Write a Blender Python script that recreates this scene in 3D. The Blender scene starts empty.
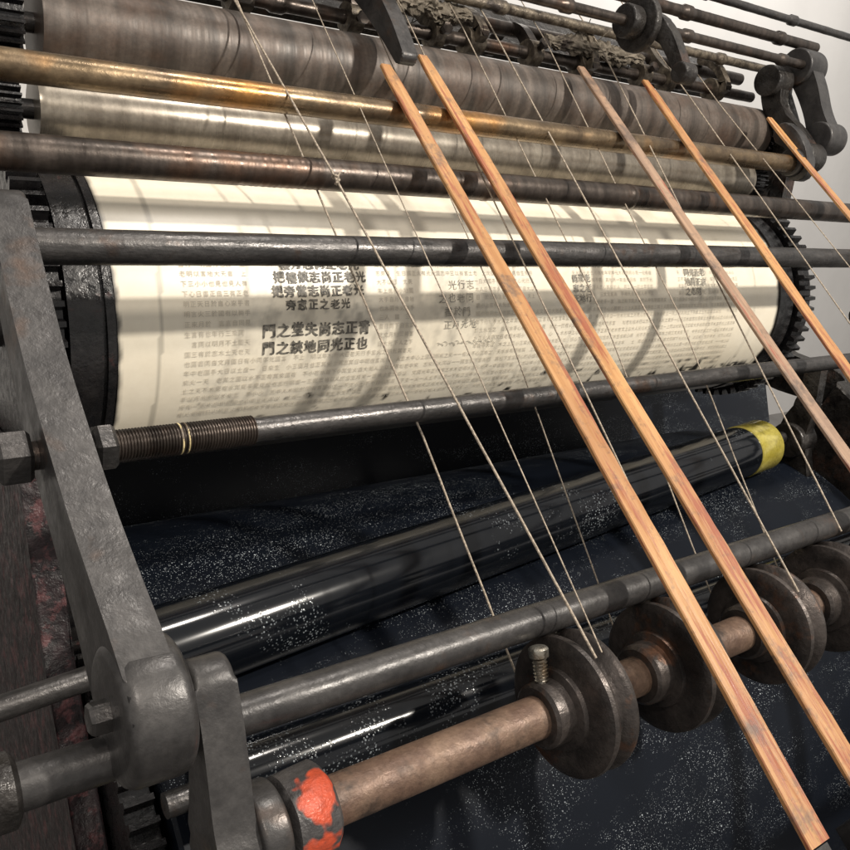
import bpy, bmesh, math, random
from mathutils import Vector, Matrix, noise
random.seed(7)
A=math.radians(35); CA,SA=math.cos(A),math.sin(A); H=1.85
scene=bpy.context.scene; COL=scene.collection
def W(p): return Vector((p[0], p[1]*CA-p[2]*SA, p[1]*SA+p[2]*CA+H))
def Wd(p): return Vector((p[0], p[1]*CA-p[2]*SA, p[1]*SA+p[2]*CA))
def pol(phi,d): f=math.radians(phi); return (d*math.sin(f),-d*math.cos(f))

# ------------------------------------------------------------ materials
def newmat(name):
    m=bpy.data.materials.new(name); m.use_nodes=True; nt=m.node_tree
    b=nt.nodes['Principled BSDF']; return m,nt,b
def mix(nt,fac,a,b):
    n=nt.nodes.new('ShaderNodeMix'); n.data_type='RGBA'
    for s,v in ((n.inputs[0],fac),(n.inputs[6],a),(n.inputs[7],b)):
        if hasattr(v,'is_linked'): nt.links.new(v,s)
        else: s.default_value=v if isinstance(v,(int,float)) else (*v[:3],1)
    return n.outputs[2]
def coord(nt,stretch=(1,1,1)):
    t=nt.nodes.new('ShaderNodeTexCoord'); mp=nt.nodes.new('ShaderNodeMapping')
    oi=nt.nodes.new('ShaderNodeObjectInfo')
    mp.inputs['Scale'].default_value=stretch
    add=nt.nodes.new('ShaderNodeVectorMath'); add.operation='MULTIPLY_ADD'
    nt.links.new(oi.outputs['Random'],add.inputs[0]); add.inputs[1].default_value=(13,17,11)
    nt.links.new(t.outputs['Object'],mp.inputs['Vector']); nt.links.new(mp.outputs[0],add.inputs[2])
    return add.outputs[0]
def nz(nt,vec,scale,detail=4,rough=.6,lo=.35,hi=.65):
    n=nt.nodes.new('ShaderNodeTexNoise'); n.inputs['Scale'].default_value=scale
    n.inputs['Detail'].default_value=detail; n.inputs['Roughness'].default_value=rough
    nt.links.new(vec,n.inputs['Vector'])
    r=nt.nodes.new('ShaderNodeMapRange'); r.inputs[1].default_value=lo; r.inputs[2].default_value=hi
    nt.links.new(n.outputs[0],r.inputs[0]); return r.outputs[0]
def bumpn(nt,b,h,strength,dist=.001,prev=None):
    n=nt.nodes.new('ShaderNodeBump'); n.inputs['Strength'].default_value=strength; n.inputs['Distance'].default_value=dist
    nt.links.new(h,n.inputs['Height'])
    if prev: nt.links.new(prev,n.inputs['Normal'])
    nt.links.new(n.outputs[0],b.inputs['Normal']); return n.outputs[0]
def rng(nt,src,a,b):
    r=nt.nodes.new('ShaderNodeMapRange'); nt.links.new(src,r.inputs[0]); r.inputs[3].default_value=a; r.inputs[4].default_value=b
    return r.outputs[0]
def metal(name,c1,c2,c3,s=25,stretch=(1,1,1),metallic=.7,r0=.3,r1=.6,bump=.5,patch=(.58,.66),s3=9,lump=0,spec=.5):
    m,nt,b=newmat(name); v=coord(nt,stretch); v1=coord(nt)
    n1=nz(nt,v,s); n2=nz(nt,v1,s3,4,.7,patch[0],patch[1]); n3=nz(nt,v1,140,3,.7,.3,.7); n4=nz(nt,v,s*2.3,3,.7)
    c=mix(nt,n1,c1,c2); c=mix(nt,n2,c,c3)
    d=mix(nt,rng(nt,n3,0,.4),c,tuple(k*.3 for k in c1)); nt.links.new(d,b.inputs['Base Color'])
    b.inputs['Metallic'].default_value=metallic; b.inputs['Specular IOR Level'].default_value=spec
    nt.links.new(rng(nt,n4,r0,r1),b.inputs['Roughness'])
    p=bumpn(nt,b,n3,bump,.0006)
    p=bumpn(nt,b,n1,bump*.6,.0012,p)
    if lump:
        n5=nz(nt,v1,22,2,.5,.3,.7); bumpn(nt,b,n5,lump,.004,p)
    return m
M={}
M['cast']=metal('cast_iron_paint',(.038,.036,.036),(.074,.070,.068),(.085,.055,.04),s=26,metallic=.4,r0=.3,r1=.46,bump=.25,lump=.08,patch=(.58,.70))
M['castred']=metal('cast_iron_red_smear',(.045,.042,.042),(.08,.074,.072),(.52,.075,.03),s=30,metallic=.15,r0=.35,r1=.55,bump=.8,lump=.5,patch=(.565,.60),s3=11)
M['castblack']=metal('black_greasy_iron',(.016,.014,.013),(.045,.040,.036),(.07,.042,.032),s=35,metallic=.3,r0=.25,r1=.6,bump=.8,lump=.8)
M['oil']=metal('oily_black_iron',(.007,.007,.008),(.020,.018,.018),(.05,.02,.018),s=45,metallic=.1,r0=.16,r1=.42,bump=.4,lump=.15,patch=(.62,.72),s3=30)
M['inkyframe']=metal('inky_frame',(.008,.007,.008),(.035,.022,.024),(.10,.040,.042),s=48,stretch=(1,1,1),metallic=0,r0=.35,r1=.6,bump=1,lump=.9,patch=(.53,.62),s3=40,spec=.3)
M['rodgrey']=metal('steel_grey',(.055,.053,.052),(.11,.103,.10),(.075,.05,.038),s=14,stretch=(1,5,5),metallic=.7,r0=.26,r1=.48,bump=.35)
M['rodbrass']=metal('brassy_rod',(.11,.078,.05),(.29,.21,.125),(.38,.185,.055),s=7,stretch=(1.8,2,2),metallic=.72,r0=.22,r1=.42,bump=.2,patch=(.48,.62),s3=3.2)
M['rodbrown']=metal('brown_rod',(.042,.034,.029),(.115,.093,.079),(.14,.08,.052),s=7,stretch=(5,.8,.8),metallic=.7,r0=.26,r1=.44,bump=.15,patch=(.54,.70),s3=6)
M['rust']=metal('rusty_shaft',(.13,.078,.055),(.22,.145,.10),(.06,.042,.033),s=26,metallic=.35,r0=.42,r1=.6,bump=.55,lump=.1,patch=(.50,.64),s3=20)
M['pulley']=metal('pulley_steel',(.04,.035,.033),(.11,.092,.083),(.15,.075,.045),s=22,metallic=.6,r0=.28,r1=.5,bump=.5,patch=(.57,.68),s3=16)
M['drum']=metal('streaky_drum',(.055,.045,.038),(.155,.125,.105),(.095,.058,.04),s=5,stretch=(8,.3,.3),metallic=.25,r0=.38,r1=.58,bump=.1,patch=(.48,.76),s3=11)
M['drumgrey']=metal('streaky_steel_roller',(.18,.155,.125),(.31,.275,.225),(.12,.09,.066),s=4,stretch=(7,.3,.3),metallic=.5,r0=.26,r1=.34,bump=.03,patch=(.55,.85),s3=9)
M['clip']=metal('clip_bronze',(.06,.047,.036),(.24,.20,.15),(.05,.04,.035),s=60,metallic=.5,r0=.35,r1=.6,bump=.8)
M['rag']=metal('oily_rag',(.08,.068,.052),(.26,.225,.18),(.05,.04,.035),s=70,metallic=0,r0=.8,r1=.95,bump=1,lump=.9,spec=.15)
M['bright']=metal('bright_steel',(.4,.38,.33),(.6,.58,.52),(.2,.15,.1),s=60,metallic=.9,r0=.2,r1=.4,bump=.5)
M['yellow']=metal('yellow_grease',(.40,.33,.05),(.56,.48,.12),(.22,.19,.05),s=12,stretch=(1,3,3),metallic=.1,r0=.08,r1=.18,bump=.1,patch=(.55,.7),s3=14)
M['palemark']=metal('pale_paint_mark',(.62,.50,.25),(.70,.58,.32),(.10,.07,.05),s=80,metallic=0,r0=.4,r1=.6,bump=.4,patch=(.46,.52),s3=110)

def inkmat(name,speck,base=(.008,.009,.012),rough=.3,dens=260,th0=.35,mlo=.42,mhi=.6,mst=(1,1,1),spec=.5):
    m,nt,b=newmat(name); v=coord(nt); vm=coord(nt,mst)
    mask=nz(nt,vm,5,5,.75,mlo,mhi)
    outs=[]
    for dn,t in ((dens,th0),(dens*.55,th0+.42)):
        vo=nt.nodes.new('ShaderNodeTexVoronoi'); vo.inputs['Scale'].default_value=dn
        nt.links.new(v,vo.inputs['Vector'])
        lt=nt.nodes.new('ShaderNodeMapRange'); lt.inputs[1].default_value=.34; lt.inputs[2].default_value=.15
        nt.links.new(vo.outputs['Distance'],lt.inputs[0])
        sep=nt.nodes.new('ShaderNodeSeparateColor'); nt.links.new(vo.outputs['Color'],sep.inputs[0])
        th=nt.nodes.new('ShaderNodeMapRange'); th.inputs[1].default_value=t; th.inputs[2].default_value=1.0; nt.links.new(sep.outputs[0],th.inputs[0])
        mu2=nt.nodes.new('ShaderNodeMath'); mu2.operation='MULTIPLY'; nt.links.new(lt.outputs[0],mu2.inputs[0]); nt.links.new(th.outputs[0],mu2.inputs[1]); outs.append(mu2.outputs[0])
    ad=nt.nodes.new('ShaderNodeMath'); ad.operation='ADD'; nt.links.new(outs[0],ad.inputs[0]); nt.links.new(outs[1],ad.inputs[1])
    mu=nt.nodes.new('ShaderNodeMath'); mu.operation='MULTIPLY'; nt.links.new(ad.outputs[0],mu.inputs[0]); nt.links.new(mask,mu.inputs[1])
    mu3=nt.nodes.new('ShaderNodeMath'); mu3.operation='MULTIPLY'; nt.links.new(mu.outputs[0],mu3.inputs[0]); mu3.inputs[1].default_value=speck; mu3.use_clamp=True
    c=mix(nt,mu3.outputs[0],base,(.60,.66,.70)); nt.links.new(c,b.inputs['Base Color'])
    b.inputs['Roughness'].default_value=rough; b.inputs['Specular IOR Level'].default_value=spec
    bumpn(nt,b,mu3.outputs[0],.5,.001)
    return m
M['ink']=inkmat('speckled_black_ink',2.2,base=(.005,.0068,.011),rough=.36,dens=540,th0=.52,mlo=.46,mhi=.68,mst=(.7,1.6,1.6),spec=.12)
M['inkroll']=inkmat('glossy_ink_roller',.5,base=(.004,.005,.007),rough=.13,dens=480,th0=.75,mlo=.56,mhi=.66,spec=.4)

def woodmat(name,a,b_,dark,sthr=.55,kthr=.55):
    m,nt,b=newmat(name); v=coord(nt,(60,3,60)); v1=coord(nt); v2=coord(nt,(14,1,14))
    g=nz(nt,v,3,6,.6); st=nz(nt,v2,6,5,.7,sthr,sthr+.09); st2=nz(nt,v1,9,5,.75,kthr,kthr+.10); f=nz(nt,v1,4,3,.5); k=nz(nt,v1,90,4,.7,.55,.7)
    c=mix(nt,g,a,b_); c=mix(nt,rng(nt,f,0,.7),c,dark)
    c=mix(nt,rng(nt,st,0,.75),c,(.23,.045,.025)); c=mix(nt,rng(nt,st2,0,.75),c,(.09,.07,.06)); c=mix(nt,rng(nt,k,0,.45),c,(.09,.06,.045))
    nt.links.new(c,b.inputs['Base Color']); nt.links.new(rng(nt,g,.3,.5),b.inputs['Roughness'])
    bumpn(nt,b,g,.3,.0006); return m
M['wood']=woodmat('stained_wood',(.40,.20,.075),(.54,.31,.125),(.30,.14,.06),.51,.58)
M['woodgrey']=woodmat('greyed_wood',(.27,.17,.11),(.40,.26,.165),(.20,.14,.11),.56,.52)
def simple(name,col,rough=.6,met=0,s=60,var=.75,bump=.3):
    m,nt,b=newmat(name); v=coord(nt); n=nz(nt,v,s)
    c=mix(nt,n,tuple(k*var for k in col),col); nt.links.new(c,b.inputs['Base Color'])
    b.inputs['Roughness'].default_value=rough; b.inputs['Metallic'].default_value=met
    bumpn(nt,b,n,bump,.0006); return m
M['cord']=simple('waxed_cord',(.48,.40,.31),.6,s=300,var=.4,bump=.9)
M['wall']=simple('painted_wall',(.70,.68,.655),.7,s=2.5,var=.93,bump=.05)
M['floor']=simple('concrete_floor',(.20,.19,.18),.6,s=4,var=.7)
M['inkprint']=simple('print_ink',(.24,.22,.185),.5,s=180,var=.12,bump=0)
M['inkfaint']=simple('faint_print_ink',(.60,.55,.46),.6,s=20,var=.85,bump=0)
M['inkmid']=simple('grey_print_ink',(.42,.39,.33),.6,s=160,var=.4,bump=0)
def papermat():
    m,nt,b=newmat('cream_printed_paper'); v=coord(nt)
    n=nz(nt,v,4,5,.6); n2=nz(nt,v,60,4,.7)
    at=nt.nodes.new('ShaderNodeAttribute'); at.attribute_name='grime_and_line'
    c=mix(nt,n,(.80,.725,.58),(.85,.79,.66)); c=mix(nt,rng(nt,n2,0,.12),c,(.52,.45,.33))
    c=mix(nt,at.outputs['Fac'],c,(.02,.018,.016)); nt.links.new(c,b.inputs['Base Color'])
    b.inputs['Roughness'].default_value=.34; b.inputs['Specular IOR Level'].default_value=.5
    n3=nz(nt,coord(nt,(1,6,6)),2,2,.4); bumpn(nt,b,n3,.12,.004); return m
M['paper']=papermat()

# ------------------------------------------------------------ geometry helpers (coordinates x, v, n)
def B(): return bmesh.new()
def lathe(bm,o,prof,seg=48,axis=(1,0,0),cap=True,wob=0):
    ax=Vector(axis).normalized(); t=Vector((0,0,1)) if abs(ax.z)<.9 else Vector((0,1,0))
    e1=ax.cross(t).normalized(); e2=ax.cross(e1); o=Vector(o); rings=[]
    for (s,r) in prof:
        ring=[]
        for i in range(seg):
            a=2*math.pi*i/seg
            rr=r*(1+wob*noise.noise(Vector((s*25,math.cos(a)*2,math.sin(a)*2)))) if wob else r
            ring.append(bm.verts.new(o+ax*s+(e1*math.cos(a)+e2*math.sin(a))*rr))
        rings.append(ring)
    for a,b in zip(rings,rings[1:]):
        for i in range(seg):
            j=(i+1)%seg; bm.faces.new((a[i],a[j],b[j],b[i]))
    if cap:
        bm.faces.new(list(reversed(rings[0]))); bm.faces.new(rings[-1])
def rodprof(x0,x1,r,step=.02,rough=.004,seed=0,rings=()):
    p=[]; s=x0
    while s<x1:
        rr=r*(1+rough*noise.noise(Vector((s*30,seed,0))))
        for (c,w,d) in rings:
            if abs(s-c)<w: rr+=d
        p.append((s,rr)); s+=step
    p.append((x1,r)); return p
def prism(bm,poly,x0,x1,bev=0):
    vs0=[bm.verts.new((x0,v,n)) for v,n in poly]; vs1=[bm.verts.new((x1,v,n)) for v,n in poly]
    k=len(poly); f=[bm.faces.new(vs0),bm.faces.new(list(reversed(vs1)))]
    for i in range(k):
        j=(i+1)%k; f.append(bm.faces.new((vs0[j],vs0[i],vs1[i],vs1[j])))
    if bev:
        es=[e for ff in f[:2] for e in ff.edges]
        bmesh.ops.bevel(bm,geom=es,offset=bev,segments=3,affect='EDGES',profile=.5)
def tubepath(bm,pts,r,seg=8):
    pts=[Vector(p) for p in pts]; rings=[]
    for i,p in enumerate(pts):
        d=(pts[min(i+1,len(pts)-1)]-pts[max(i-1,0)]).normalized()
        t=Vector((1,0,0)) if abs(d.x)<.8 else Vector((0,0,1))
        e1=d.cross(t).normalized(); e2=d.cross(e1)
        ri=r[i] if isinstance(r,list) else r
        rings.append([bm.verts.new(p+(e1*math.cos(2*math.pi*k/seg)+e2*math.sin(2*math.pi*k/seg))*ri) for k in range(seg)])
    for a,b in zip(rings,rings[1:]):
        for i in range(seg):
            j=(i+1)%seg; bm.faces.new((a[i],a[j],b[j],b[i]))
    bm.faces.new(rings[0]); bm.faces.new(list(reversed(rings[-1])))
def gearpoly(c,r,teeth,h):
    out=[]
    for i in range(teeth):
        for f,rr in ((0,r-h),(.22,r-h),(.36,r),(.64,r),(.78,r-h)):
            a=2*math.pi*(i+f)/teeth; out.append((c[0]+rr*math.cos(a),c[1]+rr*math.sin(a)))
    return out
def arc(c,r,a0,a1,k=12):
    return [(c[0]+r*math.cos(math.radians(a0+(a1-a0)*i/k)),c[1]+r*math.sin(math.radians(a0+(a1-a0)*i/k))) for i in range(k+1)]
def capsule(stations):
    # smooth the chain of widths first so that cast arms have flowing outlines
    st=[]
    m=len(stations)
    for i in range(m-1):
        p=[stations[max(i-1,0)],stations[i],stations[i+1],stations[min(i+2,m-1)]]
        for k in range(5):
            t=k/5
            st.append(tuple(.5*((2*p[1][q])+(-p[0][q]+p[2][q])*t+(2*p[0][q]-5*p[1][q]+4*p[2][q]-p[3][q])*t*t+(-p[0][q]+3*p[1][q]-3*p[2][q]+p[3][q])*t**3) for q in range(3)))
    st.append(tuple(stations[-1])); stations=st
    L=[];R_=[]
    n=len(stations)
    for i,(v,nn,r) in enumerate(stations):
        a=Vector(stations[max(i-1,0)][:2]); b=Vector(stations[min(i+1,n-1)][:2]); d=(b-a).normalized(); q=Vector((-d.y,d.x))
        L.append((v+q.x*r,nn+q.y*r)); R_.append((v-q.x*r,nn-q.y*r))
    d=(Vector(stations[-1][:2])-Vector(stations[-2][:2])).normalized(); an=math.degrees(math.atan2(d.y,d.x))
    end=arc(stations[-1][:2],stations[-1][2],an+80,an-80,16)
    d=(Vector(stations[0][:2])-Vector(stations[1][:2])).normalized(); an=math.degrees(math.atan2(d.y,d.x))
    st=arc(stations[0][:2],stations[0][2],an+80,an-80,12)
    return L+end+list(reversed(R_))+st
def mk(name,bm,mat,parent=None,smooth=35,label=None,cat=None,group=None):
    bmesh.ops.recalc_face_normals(bm,faces=bm.faces)
    lo=Vector((1e9,)*3);hi=Vector((-1e9,)*3)
    for v in bm.verts:
        for i in range(3): lo[i]=min(lo[i],v.co[i]); hi[i]=max(hi[i],v.co[i])
    c=(lo+hi)/2
    for v in bm.verts: v.co-=c
    me=bpy.data.meshes.new(name); bm.to_mesh(me); bm.free()
    me.materials.append(mat)
    if smooth: me.shade_smooth(); me.set_sharp_from_angle(angle=math.radians(smooth))
    o=bpy.data.objects.new(name,me); COL.objects.link(o)
    if parent is None:
        o.location=W(c); o.rotation_euler=(A,0,0)
    else:
        o.parent=parent; o.location=c-Vector(parent['_c'])
    o['_c']=tuple(c)
    if label:
        o['label']=label
        if cat: o['category']=cat
    if group: o['group']=group
    return o
def thing(name,c,label,cat,group=None):
    o=bpy.data.objects.new(name,None); o.empty_display_size=.02; COL.objects.link(o)
    o.location=W(c); o.rotation_euler=(A,0,0); o['_c']=tuple(c); o['label']=label; o['category']=cat
    if group: o['group']=group
    return o
def hexnut(bm,o,x0,x1,r): lathe(bm,(0,o[0],o[1]),[(x0,r*.62),(x0+.0005,r*.84),(x0+.004,r),(x1-.004,r),(x1-.0005,r*.84),(x1,r*.62)],seg=6)

# ------------------------------------------------------------ printing cylinder
CC=(.749,-.937); R=.2016
u=Vector((-.6245,.781)); w=Vector((.781,.6245))
def cyl(x,th,r): 
    p=Vector(CC)+(u*math.cos(th)+w*math.sin(th))*r; return Vector((x,p.x,p.y))
T=thing('printing_cylinder',(.95,CC[0],CC[1]),'large press cylinder wrapped in cream printed paper, black inky ends','printing cylinder')
bm=B(); lathe(bm,(0,*CC),[(.232,.10),(.234,.2045),(.270,.2045),(.2705,.1995),(.2745,.1995),(.275,.2045),(.284,.2045),(.285,.2005),(1.612,.2005),(1.613,.2045),(1.66,.2045),(1.662,.1)],seg=160); mk('drum',bm,M['oil'],T)
bm=B(); prism(bm,gearpoly(CC,.219,62,.013),.196,.228); mk('gear',bm,M['oil'],T,smooth=20)
bm=B(); prism(bm,gearpoly(CC,.222,62,.012),1.672,1.712); mk('gear',bm,M['oil'],T,smooth=20)
bm=B(); lathe(bm,(0,*CC),[(.10,.032),(.12,.035),(1.86,.035),(1.88,.032)],seg=32); mk('axle',bm,M['rodgrey'],T)
bm=B(); nx,nt_=360,190; th0,th1=math.radians(-112),math.radians(115); grid=[]
vals={}
SM=[(.56,0,.12,24,.36),(.79,-2,.09,22,.30),(1.05,4,.05,14,.30),(1.36,6,.055,12,.38),(.47,-30,.08,9,.25),(.62,-36,.10,8,.35),(.95,-34,.12,9,.3)]
for i in range(nx+1):
    row=[]
    for j in range(nt_+1):
        x=.2865+(1.611-.2865)*i/nx; th=th0+(th1-th0)*j/nt_
        v=bm.verts.new(cyl(x,th,R+.0004*noise.noise(Vector((x*5,th*2,3))))); row.append(v)
        g=0; td=math.degrees(th)
        e1=(x-.2865)+.004*noise.noise(Vector((td*.2,0,0))); g=max(g,1-e1/.005)
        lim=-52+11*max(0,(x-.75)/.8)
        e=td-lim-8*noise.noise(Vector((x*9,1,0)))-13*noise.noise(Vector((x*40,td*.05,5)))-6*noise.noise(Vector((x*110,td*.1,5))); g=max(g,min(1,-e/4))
        e=(1.611-x)-.014*abs(noise.noise(Vector((td*.12,4,0)))) ; g=max(g,1-e/.008)
        s=noise.noise(Vector((x*45,td*.35,9)))
        if s>.40 and td<-34: g=max(g,(s-.40)*5)
        if abs(x-(.338+.006*math.sin(td*.03)))<.0024: g=max(g,.35)  # thin darker line around the sheet near its left end
        for (sx,st_,wx,wt,am) in SM:
            q=math.exp(-((x-sx)/wx)**2-((td-st_)/wt)**2)
            if q>.05:
                k=noise.noise(Vector((x*55,td*.13,2)))+.6*noise.noise(Vector((x*130,td*.5,6)))
                g=max(g,min(.5,am*q*max(0,k+.12)*2.0))
        vals[v]=max(0,min(1,g))
    grid.append(row)
for i in range(nx):
    for j in range(nt_): bm.faces.new((grid[i][j],grid[i+1][j],grid[i+1][j+1],grid[i][j+1]))
bm.verts.index_update(); arr=[vals[v] for v in bm.verts]
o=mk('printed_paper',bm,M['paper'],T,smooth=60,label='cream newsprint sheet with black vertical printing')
att=o.data.attributes.new('grime_and_line','FLOAT','POINT'); att.data.foreach_set('value',arr)
def bend(texts,name,mat,off=.0012,wob=0,scrib=()):
    bm=B()
    for (s,x,thd,size,bold,sx) in texts:
        cu=bpy.data.curves.new('tmp','FONT'); cu.body=s; cu.size=size; cu.resolution_u=2; cu.space_character=sx
        t=bpy.data.objects.new('tmp',cu); COL.objects.link(t); bpy.context.view_layer.update()
        dg=bpy.context.evaluated_depsgraph_get(); me=t.evaluated_get(dg).to_mesh()
        shifts=[(0,0,0)]
        if bold: shifts=[(-bold,-bold*.6,0),(bold,-bold*.6,.00008),(-bold,bold*.6,.00016),(bold,bold*.6,.00024)]
        for (dx,dy,dz) in shifts:
            vs=[]
            for v in me.vertices:
                X_=x+v.co.x+dx; Y_=v.co.y+dy
                if wob:
                    q=Vector((X_*60,(Y_+thd)*60,dz*6000)); X_+=wob*noise.noise(q)+wob*.6*noise.noise(q*4); Y_+=wob*noise.noise(q+Vector((9,9,9)))+wob*.6*noise.noise(q*4+Vector((5,5,5)))
                    Y_+=.0016*noise.noise(Vector((math.floor((v.co.x)/(size*sx))*3.7,thd,1)))
                vs.append(bm.verts.new(cyl(X_, math.radians(thd)+Y_/R, R+off+dz)))
            for p in me.polygons:
                try: bm.faces.new([vs[k] for k in p.vertices])
                except ValueError: pass
        t.evaluated_get(dg).to_mesh_clear(); bpy.data.objects.remove(t); bpy.data.curves.remove(cu)
    for (x0,x1,td,amp) in scrib:
        n=240; prev=None
        for i in range(n+1):
            f=i/n; X_=x0+(x1-x0)*f+amp*.7*math.sin(f*95); Y_=amp*math.sin(f*61+3*noise.noise(Vector((f*5,td,3))))*(.5+.8*noise.noise(Vector((f*14,td,0))))+amp*.5*math.cos(f*97)
            a=bm.verts.new(cyl(X_,math.radians(td)+(Y_-.00035)/R,R+off)); b=bm.verts.new(cyl(X_+.0003,math.radians(td)+(Y_+.00035)/R,R+off))
            if prev: bm.faces.new((prev[0],a,b,prev[1]))
            prev=(a,b)
    return mk(name,bm,mat,T,smooth=0)
bend([("門之堂失尚志正青",.466,-9.2,.0190,.00045,1.14),("門之鋏地同光正也",.466,-15.6,.0185,.00045,1.17),
      ("把樓鋏志尚正老光",.487,10.4,.0160,.0004,1.16),("把旁當志尚正老光",.482,5.3,.0160,.0004,1.16),("樓旁志尚正老光",.497,15.4,.016,.0004,1.14),("旁志正之老光",.50,.4,.0145,.00025,1.25)],'bold_characters',M['inkprint'],wob=.0013)
bend([("光行志",.765,7,.015,0,1.25),("之也老同",.745,1.4,.015,0,1.25),("書於門",.755,-4.0,.015,0,1.25),("正月光地",.755,-9.4,.014,0,1.25),
      ("尚光老",1.02,9.5,.014,.0002,1.1),("志之老",1.02,4.8,.014,.0002,1.1),("正地行",1.02,.1,.014,.0001,1.1),
      ("同光正老",1.31,12,.015,.0003,1.05),("地尚正志",1.31,7,.015,.0003,1.05),
      ("之老同",1.31,2,.015,.0002,1.05)],'handwritten_characters',M['inkmid'],wob=.0013,scrib=[(.745,.855,-16,.0036)])
CH="之也於光正老同地尚志書行日月大小人中國一三不其以來生年有上下自天文明水土木火心手言見"
rows=[]; td=23
while td>-41:
    s=""
    for i in range(128):
        xx=.365+i*.0095
        blocked=(.455<xx<.66 and td>-18) or (.99<xx<1.08 and -2<td<15) or (.735<xx<.85 and -19<td<12) or (1.30<xx<1.38 and 0<td<17)
        s+= "\u3000" if (blocked or random.random()<.05) else random.choice(CH)
    rows.append((s,.365,td,.0078,0,1.218)); td-=3.45
bend(rows,'small_characters',M['inkfaint'])

# ------------------------------------------------------------ rods
G='steel rods running across the press'
def rod(x0,x1,c,r,mat,label,name='steel_rod',rings=(),step=.006,seed=1,rough=.02,extra=None):
    bm=B(); lathe(bm,(0,*c),rodprof(x0,x1,r,step,rough,seed,rings),seg=40); 
    if extra:
        t=thing(name,((x0+x1)/2,*c),label,'metal rod',G); mk('shaft',bm,mat,t); extra(t); return t
    return mk(name,bm,mat,None,label=label,cat='metal rod',group=G)
r1=pol(53.3,1.042); r2=pol(48.5,.97); r3=(.597,-.64); r4=(.383,-.66); r5=(.1298,-.665)
rod(.02,1.69,r1,.0172,M['rodbrass'],'brass-brown worn steel rod above the paper cylinder',rings=[(.72,.003,.0008),(1.2,.003,.0008)])
rod(.02,1.95,r2,.0195,M['rodbrown'],'dark brown rusty rod with worn rings above the paper',rings=[(.43+.008*i,.0025,-.0004) for i in range(14)]+[(.80,.004,.001),(1.1,.004,.001)],step=.003,rough=.006)
rod(.13,1.95,r3,.0175,M['rodgrey'],'dark grey steel rod crossing in front of the paper',rings=[(.62,.004,.0006),(1.05,.004,.0006)])
def r4x(t):
    bm=B(); prof=[]; s=.205
    while s<.335: prof+= [(s,.0130),(s+.0011,.0145),(s+.0014,.0145),(s+.0025,.0130)]; s+=.0028
    lathe(bm,(0,*r4),prof,seg=32,cap=True); mk('thread',bm,M['rodbrown'],t,smooth=20)
    bm=B(); lathe(bm,(0,*r4),[(.2622,.0132),(.2625,.01465),(.2640,.01465),(.2644,.0132)],seg=32); mk('paint_mark',bm,M['palemark'],t)
    bm=B(); lathe(bm,(0,*r4),[(.2682,.0132),(.2685,.01465),(.2696,.01465),(.27,.0132)],seg=32); mk('paint_mark',bm,M['palemark'],t)
    bm=B(); hexnut(bm,r4,.110,.138,.0245); mk('nut',bm,M['rodgrey'],t,smooth=20)
    bm=B(); hexnut(bm,r4,.187,.206,.022); mk('nut',bm,M['rodgrey'],t,smooth=20)
    bm=B(); lathe(bm,(0,*r4),[(.096,.011),(.110,.012),(.15,.012)],seg=24); mk('stud_end',bm,M['rodbrown'],t)
rod(.14,1.9,r4,.0122,M['rodgrey'],'grey steel tie rod with threaded end and hex nuts',name='threaded_rod',extra=r4x)
def r5x(t):
    bm=B(); lathe(bm,(0,*r5),[(.052,.020),(.056,.026),(.078,.026),(.082,.020)],seg=32); mk('collar',bm,M['castblack'],t)
rod(-.05,1.9,r5,.0165,M['cast'],'heavy blackened steel rod through the iron arm',extra=r5x,rough=.03)

# ------------------------------------------------------------ drums and upper works
def drum(name,c,r,x0,x1,mat,label,gr):
    t=thing(name,((x0+x1)/2,*c),label,'roller')
    bm=B(); prof=[(x0,r*.5),(x0+.001,r*.98),(x0+.004,r)]+[(x0+.01+(x1-x0-.02)*i/60,r) for i in range(61)]+[(x1-.004,r),(x1-.001,r*.98),(x1,r*.5)]
    lathe(bm,(0,*c),prof,seg=80); mk('roller_body',bm,mat,t)
    bm=B(); lathe(bm,(0,*c),[(x0-.08,.012),(x1+.09,.012)],seg=24); mk('journal',bm,M['rodgrey'],t)
    bm=B(); prism(bm,gearpoly(c,gr,26,.008),x0-.05,x0-.018); mk('gear',bm,M['oil'],t,smooth=20)
    bm=B(); prism(bm,gearpoly(c,gr,26,.008),x1+.015,x1+.045); mk('gear',bm,M['oil'],t,smooth=20)
d1=pol(55.7,1.21); d2=pol(51.0,1.18)
drum('ink_drum',d1,.055,.26,1.74,M['drum'],'brown-grey streaked ink drum behind brass rod',.050)
drum('steel_roller',d2,.041,.25,1.70,M['drumgrey'],'silvery beige streaked steel roller under the ink drum',.040)
upp=[(59.2,1.28,.011,'rodbrown',1.80),(60.6,1.34,.013,'rodbrown',1.82),(62.0,1.27,.009,'clip',1.80),(63.2,1.16,.009,'rodbrown',1.79),(65.0,1.22,.011,'rodbrown',1.88),(66.8,1.24,.008,'rodgrey',2.1)]
for i,(ph,d,r,mt,xe) in enumerate(upp):
    rod(.05,xe,pol(ph,d),r,M[mt],'thin brown-grey rod among the gripper clips',seed=i+5,rough=.05,rings=[(.3+.31*k+.05*i,.012,.003) for k in range(5)])
bm=B(); c=pol(60.8,1.46); prism(bm,[(c[0]-.07,c[1]-.03),(c[0]+.09,c[1]-.03),(c[0]+.09,c[1]+.0),(c[0]-.07,c[1]+.0)],.0,1.86,bev=.003)
mk('gripper_bar',bm,M['castblack'],None,label='greasy black bar behind the gripper clips',cat='metal bar')
gc=pol(59.2,1.28)
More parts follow.
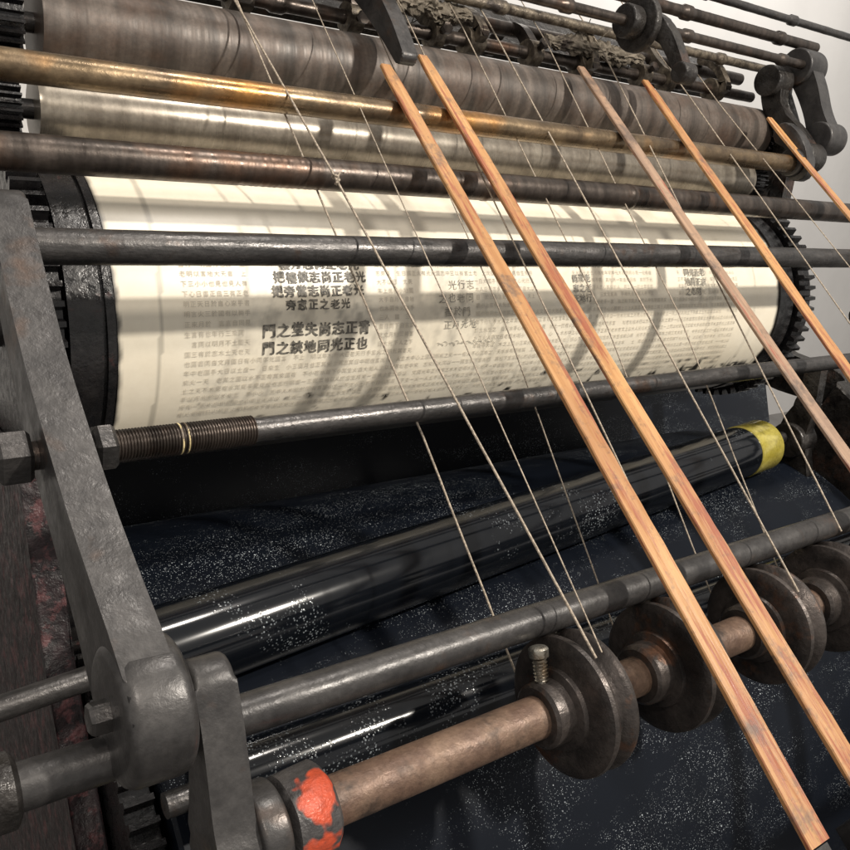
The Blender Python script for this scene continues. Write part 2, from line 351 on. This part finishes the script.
def clip(x,kind,rx):
    t=thing('gripper_clip',(x,*gc),'bronze-brown hooked gripper clip clamped on the thin rod','gripper clip','gripper clips along the rod')
    a,b=gc
    bm=B(); w_=(.014,.018,.011)[kind]; lathe(bm,(0,*gc),[(x-w_,.014),(x-w_+.001,.023),(x+w_-.001,.023),(x+w_,.014)],seg=28,wob=.08); mk('clamp_ring',bm,M['clip'],t)
    st=[[(a+.012,b+.012,.012),(a+.045,b+.022,.010),(a+.08,b+.014,.008),(a+.105,b-.01,.007),(a+.11,b-.045,.006)],
        [(a-.01,b+.014,.012),(a-.02,b+.026,.008),(a+.03,b+.036,.008),(a+.07,b+.02,.010)],
        [(a+.01,b+.01,.010),(a+.05,b+.005,.012),(a+.10,b+.01,.010),(a+.13,b+.0,.007)]][kind]
    bm=B(); prism(bm,capsule(st),x-.010,x+.008,bev=.0015); mk('hook_arm',bm,M['clip'] if kind else M['rodbrown'],t)
    bm=B(); lathe(bm,(x,a-.012,b+.014),[(0,.006),(.014,.006),(.0145,.010),(.022,.010)],seg=6,axis=(0,-.6,.8)); mk('clip_screw',bm,M['rodbrown'],t,smooth=20)
    t.rotation_euler=(A+rx,0,0)
for k,x in enumerate((.40,.55,.74,.90,.98,1.12,1.25,1.42,1.50,1.66)): clip(x,(0,1,0,2,1,0,1,0,2,1)[k],random.uniform(-.3,.3))
def rag(x0,x1,c,seed,label):
    # a crumpled cloth: a rough, folded lump with an uneven outline and loose threads
    bm=B(); n=70; seg=36; rings=[]
    for i in range(n+1):
        f=i/n; x=x0+(x1-x0)*f; env=.35+.65*math.sin(math.pi*min(max(f,.03),.97))**.5*(.7+.6*abs(noise.noise(Vector((f*6,seed,1)))))
        cv=c[0]+.010*noise.noise(Vector((f*5,seed,3))); cn=c[1]+.008*noise.noise(Vector((f*5,seed,8)))
        ring=[]
        for k in range(seg):
            a=2*math.pi*k/seg; q=Vector((f*9+seed,math.cos(a)*1.3,math.sin(a)*1.3))
            r=.018*env*(1+.55*noise.noise(q*1.6)+.45*noise.noise(q*4)+.2*noise.noise(q*9))
            ring.append(bm.verts.new((x,cv+r*math.cos(a)*1.2,cn+r*math.sin(a)*.8)))
        rings.append(ring)
    for a,b in zip(rings,rings[1:]):
        for k in range(seg): bm.faces.new((a[k],a[(k+1)%seg],b[(k+1)%seg],b[k]))
    bm.faces.new(rings[0]); bm.faces.new(list(reversed(rings[-1])))
    for j in range(16):
        f=random.random(); x=x0+(x1-x0)*f; a=random.uniform(0,6.28); L=random.uniform(.015,.04)
        p0_=Vector((x,c[0]+.012*math.cos(a),c[1]+.010*math.sin(a))); d=Vector((random.uniform(-.6,.6),math.cos(a),math.sin(a))).normalized()
        tubepath(bm,[p0_+d*L*t/4+Vector((.004*noise.noise(Vector((j,t,0))),.004*noise.noise(Vector((j,t,5))),0)) for t in range(5)],.0009,5)
    mk('oily_rag',bm,M['rag'],None,label=label,cat='rag',smooth=60)
rag(.76,.96,pol(60.9,1.27),1,'crumpled greasy beige rag stuffed between thin rods')
rag(1.14,1.40,pol(60.5,1.27),5,'frayed dirty rag draped along the gripper rods')
rag(.40,.56,pol(61.5,1.29),8,'dark oily rag wad lying on the rods')

def lever(name,label,st,x0,x1,mat,bosses=(),cat='iron lever',bev=.003,bmat=None,fil=.004):
    c=(sum(s[0] for s in st)/len(st),sum(s[1] for s in st)/len(st)); t=thing(name,((x0+x1)/2,*c),label,cat)
    bm=B(); prism(bm,capsule(st),x0,x1,bev=bev); mk('lever_arm',bm,mat,t,smooth=50)
    for (v,n,r,a,b) in bosses:
        pr=[(a,r*.4)]+[(a+fil*(1-math.sin(math.radians(q))),r-fil*(1-math.cos(math.radians(q)))) for q in (90,67,45,22,0)]
        pr+=[(b-(s-a),rr) for s,rr in reversed(pr)]
        bm=B(); lathe(bm,(0,v,n),pr,seg=72,wob=.01); mk('boss',bm,bmat or mat,t,smooth=50)
    return t
c=pol(63.2,1.16)
lever('ring_lever','black iron cam disc and lever clamped on the thin upper rod',[(c[0]+.01,c[1],.024),(c[0]-.04,c[1]+.018,.016),(c[0]-.125,c[1]+.0,.011)],1.260,1.282,M['castblack'],[(c[0],c[1],.048,1.236,1.252),(c[0],c[1],.028,1.205,1.236),(c[0]-.125,c[1]+.0,.018,1.255,1.288)])
lever('iron_bracket','grey iron bracket hanging over the wooden slats',[(1.16,-.60,.024),(1.06,-.585,.022),(.98,-.583,.017),(.918,-.588,.011)],.712,.738,M['cast'],[(1.16,-.60,.034,.70,.75)],cat='iron bracket')

# ------------------------------------------------------------ left arm etc.
t=lever('iron_arm','long dark grey cast iron arm with rounded boss and hex bolt',[(.632,-.630,.019),(.54,-.646,.025),(.46,-.654,.029),(.385,-.652,.032),(.30,-.643,.034),(.24,-.634,.038),(.19,-.628,.045),(.150,-.625,.050)],.143,.178,M['cast'],[(.148,-.625,.0515,.140,.188)],bev=.005,fil=.010)
bm=B(); lathe(bm,(0,.150,-.624),[(.126,.0085),(.1265,.0105),(.129,.0120),(.142,.0120)],seg=6); mk('hex_bolt',bm,M['rodgrey'],t,smooth=20)
lever('iron_link','short curved cast iron link carrying the rusty shaft',[(.152,-.628,.022),(.125,-.638,.020),(.095,-.655,.020),(.070,-.675,.025),(.045,-.692,.033),(-.005,-.715,.026),(-.09,-.75,.02)],.196,.228,M['cast'],[(.047,-.69,.038,.228,.252)],bev=.005)
bm=B(); prism(bm,[(.470,-.865),(.60,-1.0),(.80,-1.2),(.80,-1.9),(-.75,-1.9),(-.75,-1.02),(.10,-1.02),(.29,-.965)],.165,.195,bev=.006)
mk('side_frame',bm,M['inkyframe'],None,label='ink-caked iron side frame below the gear',cat='machine frame')
bm=B(); prism(bm,[(.45,-.86),(.40,-1.0),(.40,-1.9),(-.75,-1.9),(-.75,-.72),(-.1,-.72),(.12,-.80),(.30,-.84)],1.76,1.80,bev=.006)
mk('side_frame',bm,M['castblack'],None,label='black iron side frame beyond the roller end',cat='machine frame')
bm=B(); prism(bm,[(.610,-1.36),(.93,-1.17),(.945,-1.195),(.625,-1.395)],.235,2.30,bev=.003)  # added plate: darkens the gap behind the cylinder and blocks background light
mk('added_gap_plate',bm,M['ink'],None,label='added black plate closing the dark gap behind and below the paper cylinder',cat='added plate')
bm=B(); prism(bm,capsule([(.46,-.90,.04),(.62,-1.0,.05),(.75,-.937,.075),(.86,-.80,.04),(.95,-.70,.04),(1.02,-.66,.03)]),1.800,1.835,bev=.003)
mk('upright_bracket',bm,M['castblack'],None,label='black cast iron bracket holding cylinder and drum ends',cat='iron bracket')
lever('cast_lever','heavy dark cast iron bracket with round hub at the press side',[(1.045,-.535,.028),(.99,-.550,.024),(.94,-.570,.021),(.89,-.59,.027)],1.775,1.815,M['cast'],[(1.045,-.535,.038,1.765,1.83),(.89,-.59,.033,1.765,1.83)])
lever('cast_lever','curved black lever joined to the upper rods',[(1.04,-.575,.026),(.985,-.61,.020),(.915,-.61,.020),(.86,-.62,.026)],1.72,1.75,M['castblack'],[(1.04,-.575,.032,1.705,1.76),(.86,-.62,.030,1.71,1.765)])
lever('cast_lever','chunky cross bracket joining two hubs',[(1.055,-.60,.024),(1.0,-.62,.024),(.93,-.65,.028)],1.765,1.80,M['castblack'])
lever('cast_lever','curved dark lever beside the brass rod end',[(.90,-.60,.022),(.86,-.595,.018),(.82,-.62,.024)],1.66,1.685,M['cast'],[(.837,-.620,.028,1.65,1.70)])
lever('cast_lever','stubby iron pawl resting on the drum gear',[(1.085,-.545,.016),(1.08,-.59,.013),(1.04,-.63,.012)],1.83,1.85,M['cast'],[(1.085,-.545,.022,1.82,1.865)])
lever('roller_bracket','black iron bracket holding the ink roller end',[(.46,-.80,.016),(.41,-.86,.020),(.37,-.93,.032),(.26,-1.0,.03)],1.60,1.625,M['castblack'],[(.37,-.93,.036,1.585,1.64)],cat='iron bracket')
lever('roller_bracket','black iron strap bracket beside the roller end',[(.52,-.72,.014),(.42,-.74,.016),(.30,-.76,.016),(.16,-.78,.02)],1.70,1.72,M['castblack'],[(.30,-.76,.024,1.69,1.73)],cat='iron bracket')
bm=B(); prism(bm,gearpoly((-.01,-.80),.085,30,.011),.10,.135); 
mk('gear_wheel',bm,M['oil'],None,smooth=20,label='black toothed gear wheel under the iron arm',cat='gear wheel')
t=thing('oil_cup',(.20,.02,-.78),'small bright cylinder with yellow rim beside the shaft','oil cup')
bm=B(); lathe(bm,(0,.03,-.78),[(.165,.018),(.166,.022),(.20,.022),(.201,.016),(.23,.016)],seg=40); mk('cup_body',bm,M['bright'],t)
bm=B(); lathe(bm,(0,.03,-.78),[(.160,.020),(.161,.0235),(.1675,.0235),(.168,.02)],seg=40); mk('cup_rim',bm,M['yellow'],t)

# ------------------------------------------------------------ pulley shaft
ra=(.047,-.69)
t=thing('pulley_shaft',(1.0,*ra),'rusty brown shaft carrying grooved cord pulleys','shaft')
bm=B(); lathe(bm,(0,*ra),rodprof(.21,1.9,.0205,.006,.012,4),seg=48); mk('shaft',bm,M['rust'],t)
bm=B(); lathe(bm,(0,*ra),[(.254,.022),(.254,.030),(.258,.036),(.290,.037),(.295,.032),(.295,.022)],seg=48,wob=.06); mk('collar',bm,M['castred'],t,smooth=50)
pf=[(-.050,.020),(-.050,.028),(-.047,.0315),(-.028,.0325),(-.026,.040),(-.0215,.0415),(-.0205,.056),(-.0195,.064),(-.0165,.0695),(-.012,.0705),(-.008,.0685),(-.004,.0615),(0,.059),(.004,.0615),(.008,.0685),(.012,.0705),(.0165,.0695),(.0195,.064),(.0205,.056),(.0215,.0415),(.026,.040),(.028,.033),(.042,.032),(.045,.029),(.045,.020)]
bm=B(); lathe(bm,(.578,*ra),pf,seg=96); p0=mk('pulley',bm,M['pulley'],t)
def screw(bm,x,h):
    s=[(0,.0058)]; k=0
    while k<h-.014: s+=[(k+.0006,.0058),(k+.0018,.0074),(k+.003,.0058)]; k+=.0034
    s+=[(h-.011,.0058),(h-.0105,.0095),(h-.003,.0100),(h-.001,.0085),(h,.006)]
    lathe(bm,(x,ra[0]+.0285*.86,ra[1]+.0285*.5),s,seg=24,axis=(0,.86,.5))
bm=B(); screw(bm,.540,.038); s0=mk('set_screw',bm,M['bright'],t,smooth=25); s0.parent=p0; s0.location=Vector(s0['_c'])-Vector(p0['_c'])
for x in (.722,.905,1.055,1.24,1.42,1.6):
    q=p0.copy(); COL.objects.link(q); q.location.x+=x-.578; q.rotation_euler=(random.random()*6,0,0)

# ------------------------------------------------------------ ink rollers and plate drum
def axisthing(name,label,p,q,r,endmat,ew=.075,jl=.35):
    p=Vector(p); q=Vector(q); ax=(q-p); L=ax.length; t=thing(name,tuple((p+q)/2),label,'roller')
    bm=B(); lathe(bm,p,[(0,r*.6),(.001,r*.96),(.006,r)]+[(.01+(L-ew-.015)*i/40,r) for i in range(41)]+[(L-ew,r*.985)],seg=80,axis=ax); mk('roller_body',bm,M['inkroll'],t)
    bm=B(); lathe(bm,p,[(L-ew,r*.97),(L-ew+.002,r*1.02),(L-.006,r*1.02),(L-.001,r*.97),(L,r*.5)],seg=80,axis=ax); mk('end_collar',bm,endmat,t)
    bm=B(); lathe(bm,p,[(-jl,.012),(-.001,.0125),(L,.0125),(L+.16,.012)],seg=32,axis=ax); mk('journal',bm,M['rodgrey'],t)
axisthing('ink_roller','glossy black rubber ink roller with yellow greased end',(.235,.256,-.880),(1.50,.372,-.930),.049,M['yellow'],.085)
PC=(.099,-1.411); PR=.503
axisthing('ink_roller','glossy black roller low against the inked drum',(.25,.110,-.855),(1.66,.110,-.855),.034,M['inkroll'],jl=.03)
T=thing('plate_drum',(.95,*PC),'huge blue-black inked drum speckled with dried white dust','ink drum')
bm=B(); px=[(.236,.2),(.237,PR-.004),(.241,PR)]+[(.25+(1.64-.25)*i/80,PR) for i in range(81)]+[(1.645,PR),(1.648,PR-.004),(1.65,.2)]
lathe(bm,(0,*PC),px,seg=300); mk('drum_body',bm,M['ink'],T)
bm=B(); lathe(bm,(0,*PC),[(.12,.04),(1.84,.04)],seg=32); mk('axle',bm,M['rodgrey'],T)
bm=B(); prism(bm,gearpoly(PC,.49,140,.012),.200,.230); mk('gear',bm,M['oil'],T,smooth=20)

def wbox(bm,x0,x1,y0,y1,z0,z1,bev=.003):
    vs=[bm.verts.new((x,y,z)) for x in (x0,x1) for y in (y0,y1) for z in (z0,z1)]
    for f in ((0,1,3,2),(4,6,7,5),(0,4,5,1),(2,3,7,6),(0,2,6,4),(1,5,7,3)): bm.faces.new([vs[i] for i in f])
    bmesh.ops.recalc_face_normals(bm,faces=bm.faces)
    if bev: bmesh.ops.bevel(bm,geom=bm.edges[:],offset=bev,segments=2,affect='EDGES')
def mkw(name,bm,mat,label=None,cat=None):
    lo=Vector((1e9,)*3);hi=Vector((-1e9,)*3)
    for v in bm.verts:
        for i in range(3): lo[i]=min(lo[i],v.co[i]); hi[i]=max(hi[i],v.co[i])
    c=(lo+hi)/2
    for v in bm.verts: v.co-=c
    me=bpy.data.meshes.new(name); bm.to_mesh(me); bm.free(); me.materials.append(mat)
    o=bpy.data.objects.new(name,me); COL.objects.link(o); o.location=c
    if label: o['label']=label; o['category']=cat
    return o
bm=B(); wbox(bm,-6,12,-4,3.2,-.05,0,0); o=mkw('floor',bm,M['floor']); o['kind']='structure'
bm=B(); wbox(bm,-6,14,3.2,3.3,0,5,0); o=mkw('wall',bm,M['wall'],'plain pale grey painted wall behind the press','wall')

# ------------------------------------------------------------ wooden slats
def slat(pb,pt,wd,seed,label,mat='wood'):
    bm=B(); n=80; rings=[]
    for i in range(n+1):
        f=i/n; x=pb[0]+(pt[0]-pb[0])*f+.002*noise.noise(Vector((f*4,seed,0))); v=pb[1]+(pt[1]-pb[1])*f
        nn=-.597+.004*math.sin(f*math.pi)*math.cos(seed)+.001*noise.noise(Vector((f*5,seed,7)))
        ww=wd*(1.30-.38*f)*(1+.06*noise.noise(Vector((f*9,seed,3))))*(1 if f<.97 else 1-(f-.97)*9); hh=.0026
        e=.0009*noise.noise(Vector((f*40,seed,5)))
        rings.append([bm.verts.new((x+a,v,nn+b)) for a,b in ((-ww,-hh),(-ww+e,hh*.5),(-ww+.0012+e,hh),(ww-.0012-e,hh),(ww-e,hh*.5),(ww,-hh))])
    for a,b in zip(rings,rings[1:]):
        for k in range(6): bm.faces.new((a[k],a[(k+1)%6],b[(k+1)%6],b[k]))
    bm.faces.new(rings[0]); bm.faces.new(list(reversed(rings[-1])))
    return mk('wooden_slat',bm,M[mat],None,smooth=30,label=label,cat='wooden slat',group='wooden slats slanting over the press')
slat((.688,-.150),(.688,.903),.0118,1,'long amber-brown wooden slat with inky red stains')
slat((.787,-.16),(.769,.940),.0115,2,'reddish worn wooden slat crossing the paper cylinder')
slat((1.130,-.16),(1.130,.99),.0115,3,'grey-brown stained wooden slat with blackened lower part','woodgrey')
slat((1.268,-.16),(1.296,.987),.0115,4,'orange wooden slat with dark edges')
slat((1.68,-.16),(1.647,.94),.0115,5,'short-looking wooden slat near the press side')
t=thing('slat_shaft',(1.1,-.17,-.62),'iron shaft clamping the lower ends of the slats','shaft')
bm=B(); lathe(bm,(0,-.190,-.622),[(.55,.014),(1.9,.014)],seg=32); mk('shaft',bm,M['cast'],t)
for x in (.688,.787,1.13,1.268,1.68):
    bm=B(); prism(bm,[(-.21,-.64),(-.158,-.64),(-.153,-.6012),(-.21,-.6012)],x-.018,x+.018,bev=.002); mk('slat_clamp',bm,M['cast'],t)

# ------------------------------------------------------------ cords
def cord(pts,r=.0011,knot=None,label='thin tan waxed cord stretched to a pulley'):
    P=[]
    for a,b in zip(pts,pts[1:]):
        a=Vector(a);b=Vector(b)
        for i in range(12): P.append(a.lerp(b,i/12)+Vector((.0007*noise.noise(a*9+Vector((i*.6,0,0))),0,0)))
    P.append(Vector(pts[-1]))
    bm=B(); tubepath(bm,P,r,8)
    if knot:
        k=Vector(knot)
        kp=[k+Vector((.003*math.cos(i*.9),.006*math.sin(i*.45),.003*math.sin(i*.9))) for i in range(30)]
        tubepath(bm,kp,r*1.1,6)
        tubepath(bm,[k,k+Vector((.006,.008,.004)),k+Vector((.011,.007,.005))],r*.9,6)
    mk('cord',bm,M['cord'],None,label=label,cat='cord',group='cords stretched over the press')
F=-.607
cord([(.515,1.45,-.60),(.509,1.016,-.612),(.5405,.640,-.672),(.5580,.375,-.7050),(.578,.09,-.757)],r=.0013)
cord([(.50,1.45,-.60),(.501,1.014,F),(.525,.679,F),(.572,.071,-.625)],r=.0014,knot=(.525,.679,F),label='tan cord with a knot stretched to a pulley')
cord([(.640,1.45,-.60),(.632,1.052,F),(.582,.074,-.625)],r=.0008,label='very thin dark cord stretched to a pulley')
cord([(.81,1.45,-.60),(.799,1.075,F),(.722,.09,-.625)],r=.0011)
cord([(.735,1.45,-.60),(.728,1.06,-.607),(.722,.50,-.66),(.722,.06,-.748)],r=.0009)
cord([(.99,1.45,-.60),(.98,1.073,F),(.905,.06,-.625)],r=.0013)
cord([(.915,1.45,-.60),(.91,1.06,-.607),(.905,.50,-.66),(.905,.06,-.748)],r=.0010)
cord([(1.26,1.45,-.60),(1.252,1.08,F),(1.055,.11,-.625)],r=.0012)
cord([(1.12,1.45,-.60),(1.10,1.06,-.607),(1.07,.50,-.66),(1.055,.06,-.748)],r=.0010)
cord([(1.43,1.35,-.60),(1.43,.975,F),(1.42,.09,-.625)],r=.0012)
cord([(1.52,1.35,-.60),(1.52,.975,F),(1.60,.09,-.625)],r=.0010)

# ------------------------------------------------------------ camera
cam=bpy.data.cameras.new('camera'); co=bpy.data.objects.new('camera',cam); COL.objects.link(co); scene.camera=co
Xc=Vector((1195,155,-850)).normalized(); Vc=Vector((-831,1787,-850)); Vc=(Vc-Xc*Vc.dot(Xc)).normalized(); Nc=Xc.cross(Vc)
right=Wd((Xc.x,Vc.x,Nc.x)); up=Wd((Xc.y,Vc.y,Nc.y)); back=Wd((Xc.z,Vc.z,Nc.z))
m=Matrix((right,up,back)).transposed().to_4x4(); m.translation=(0,0,H); co.matrix_world=m
cam.sensor_width=36; cam.lens=36; cam.clip_start=.02; cam.clip_end=100
# ------------------------------------------------------------ lights
wd=bpy.data.worlds.new('World'); scene.world=wd; wd.use_nodes=True; bg=wd.node_tree.nodes['Background']; bg.inputs[0].default_value=(1,.955,.90,1); bg.inputs[1].default_value=.58
def spot(loc,tgt,power,rad,col,size=60):
    l=bpy.data.lights.new('ceiling_and_fill_spot','SPOT'); l.energy=power; l.shadow_soft_size=rad; l.color=col; l.spot_size=math.radians(size); l.spot_blend=.6
    o=bpy.data.objects.new('ceiling_and_fill_spot',l); COL.objects.link(o); o.location=loc
    o.rotation_euler=(Vector(tgt)-Vector(loc)).to_track_quat('-Z','Y').to_euler()
tg=(.9,1.15,1.5)
spot((2.0,-1.2,3.7),tg,450,.075,(1,.93,.83))
spot((-.3,-.9,3.8),tg,110,.12,(1,.91,.81))
spot((1.2,.9,4.0),tg,90,.14,(1,.93,.85))
spot((3.4,1.4,4.2),(3.4,3.2,1.8),420,.15,(1,.96,.91),110)  # added fill lamp aimed at the wall alone, to brighten it
for ob in bpy.data.objects:
    if '_c' in ob: del ob['_c']
scene.view_settings.view_transform='Standard'; scene.view_settings.look='None'; scene.view_settings.exposure=0
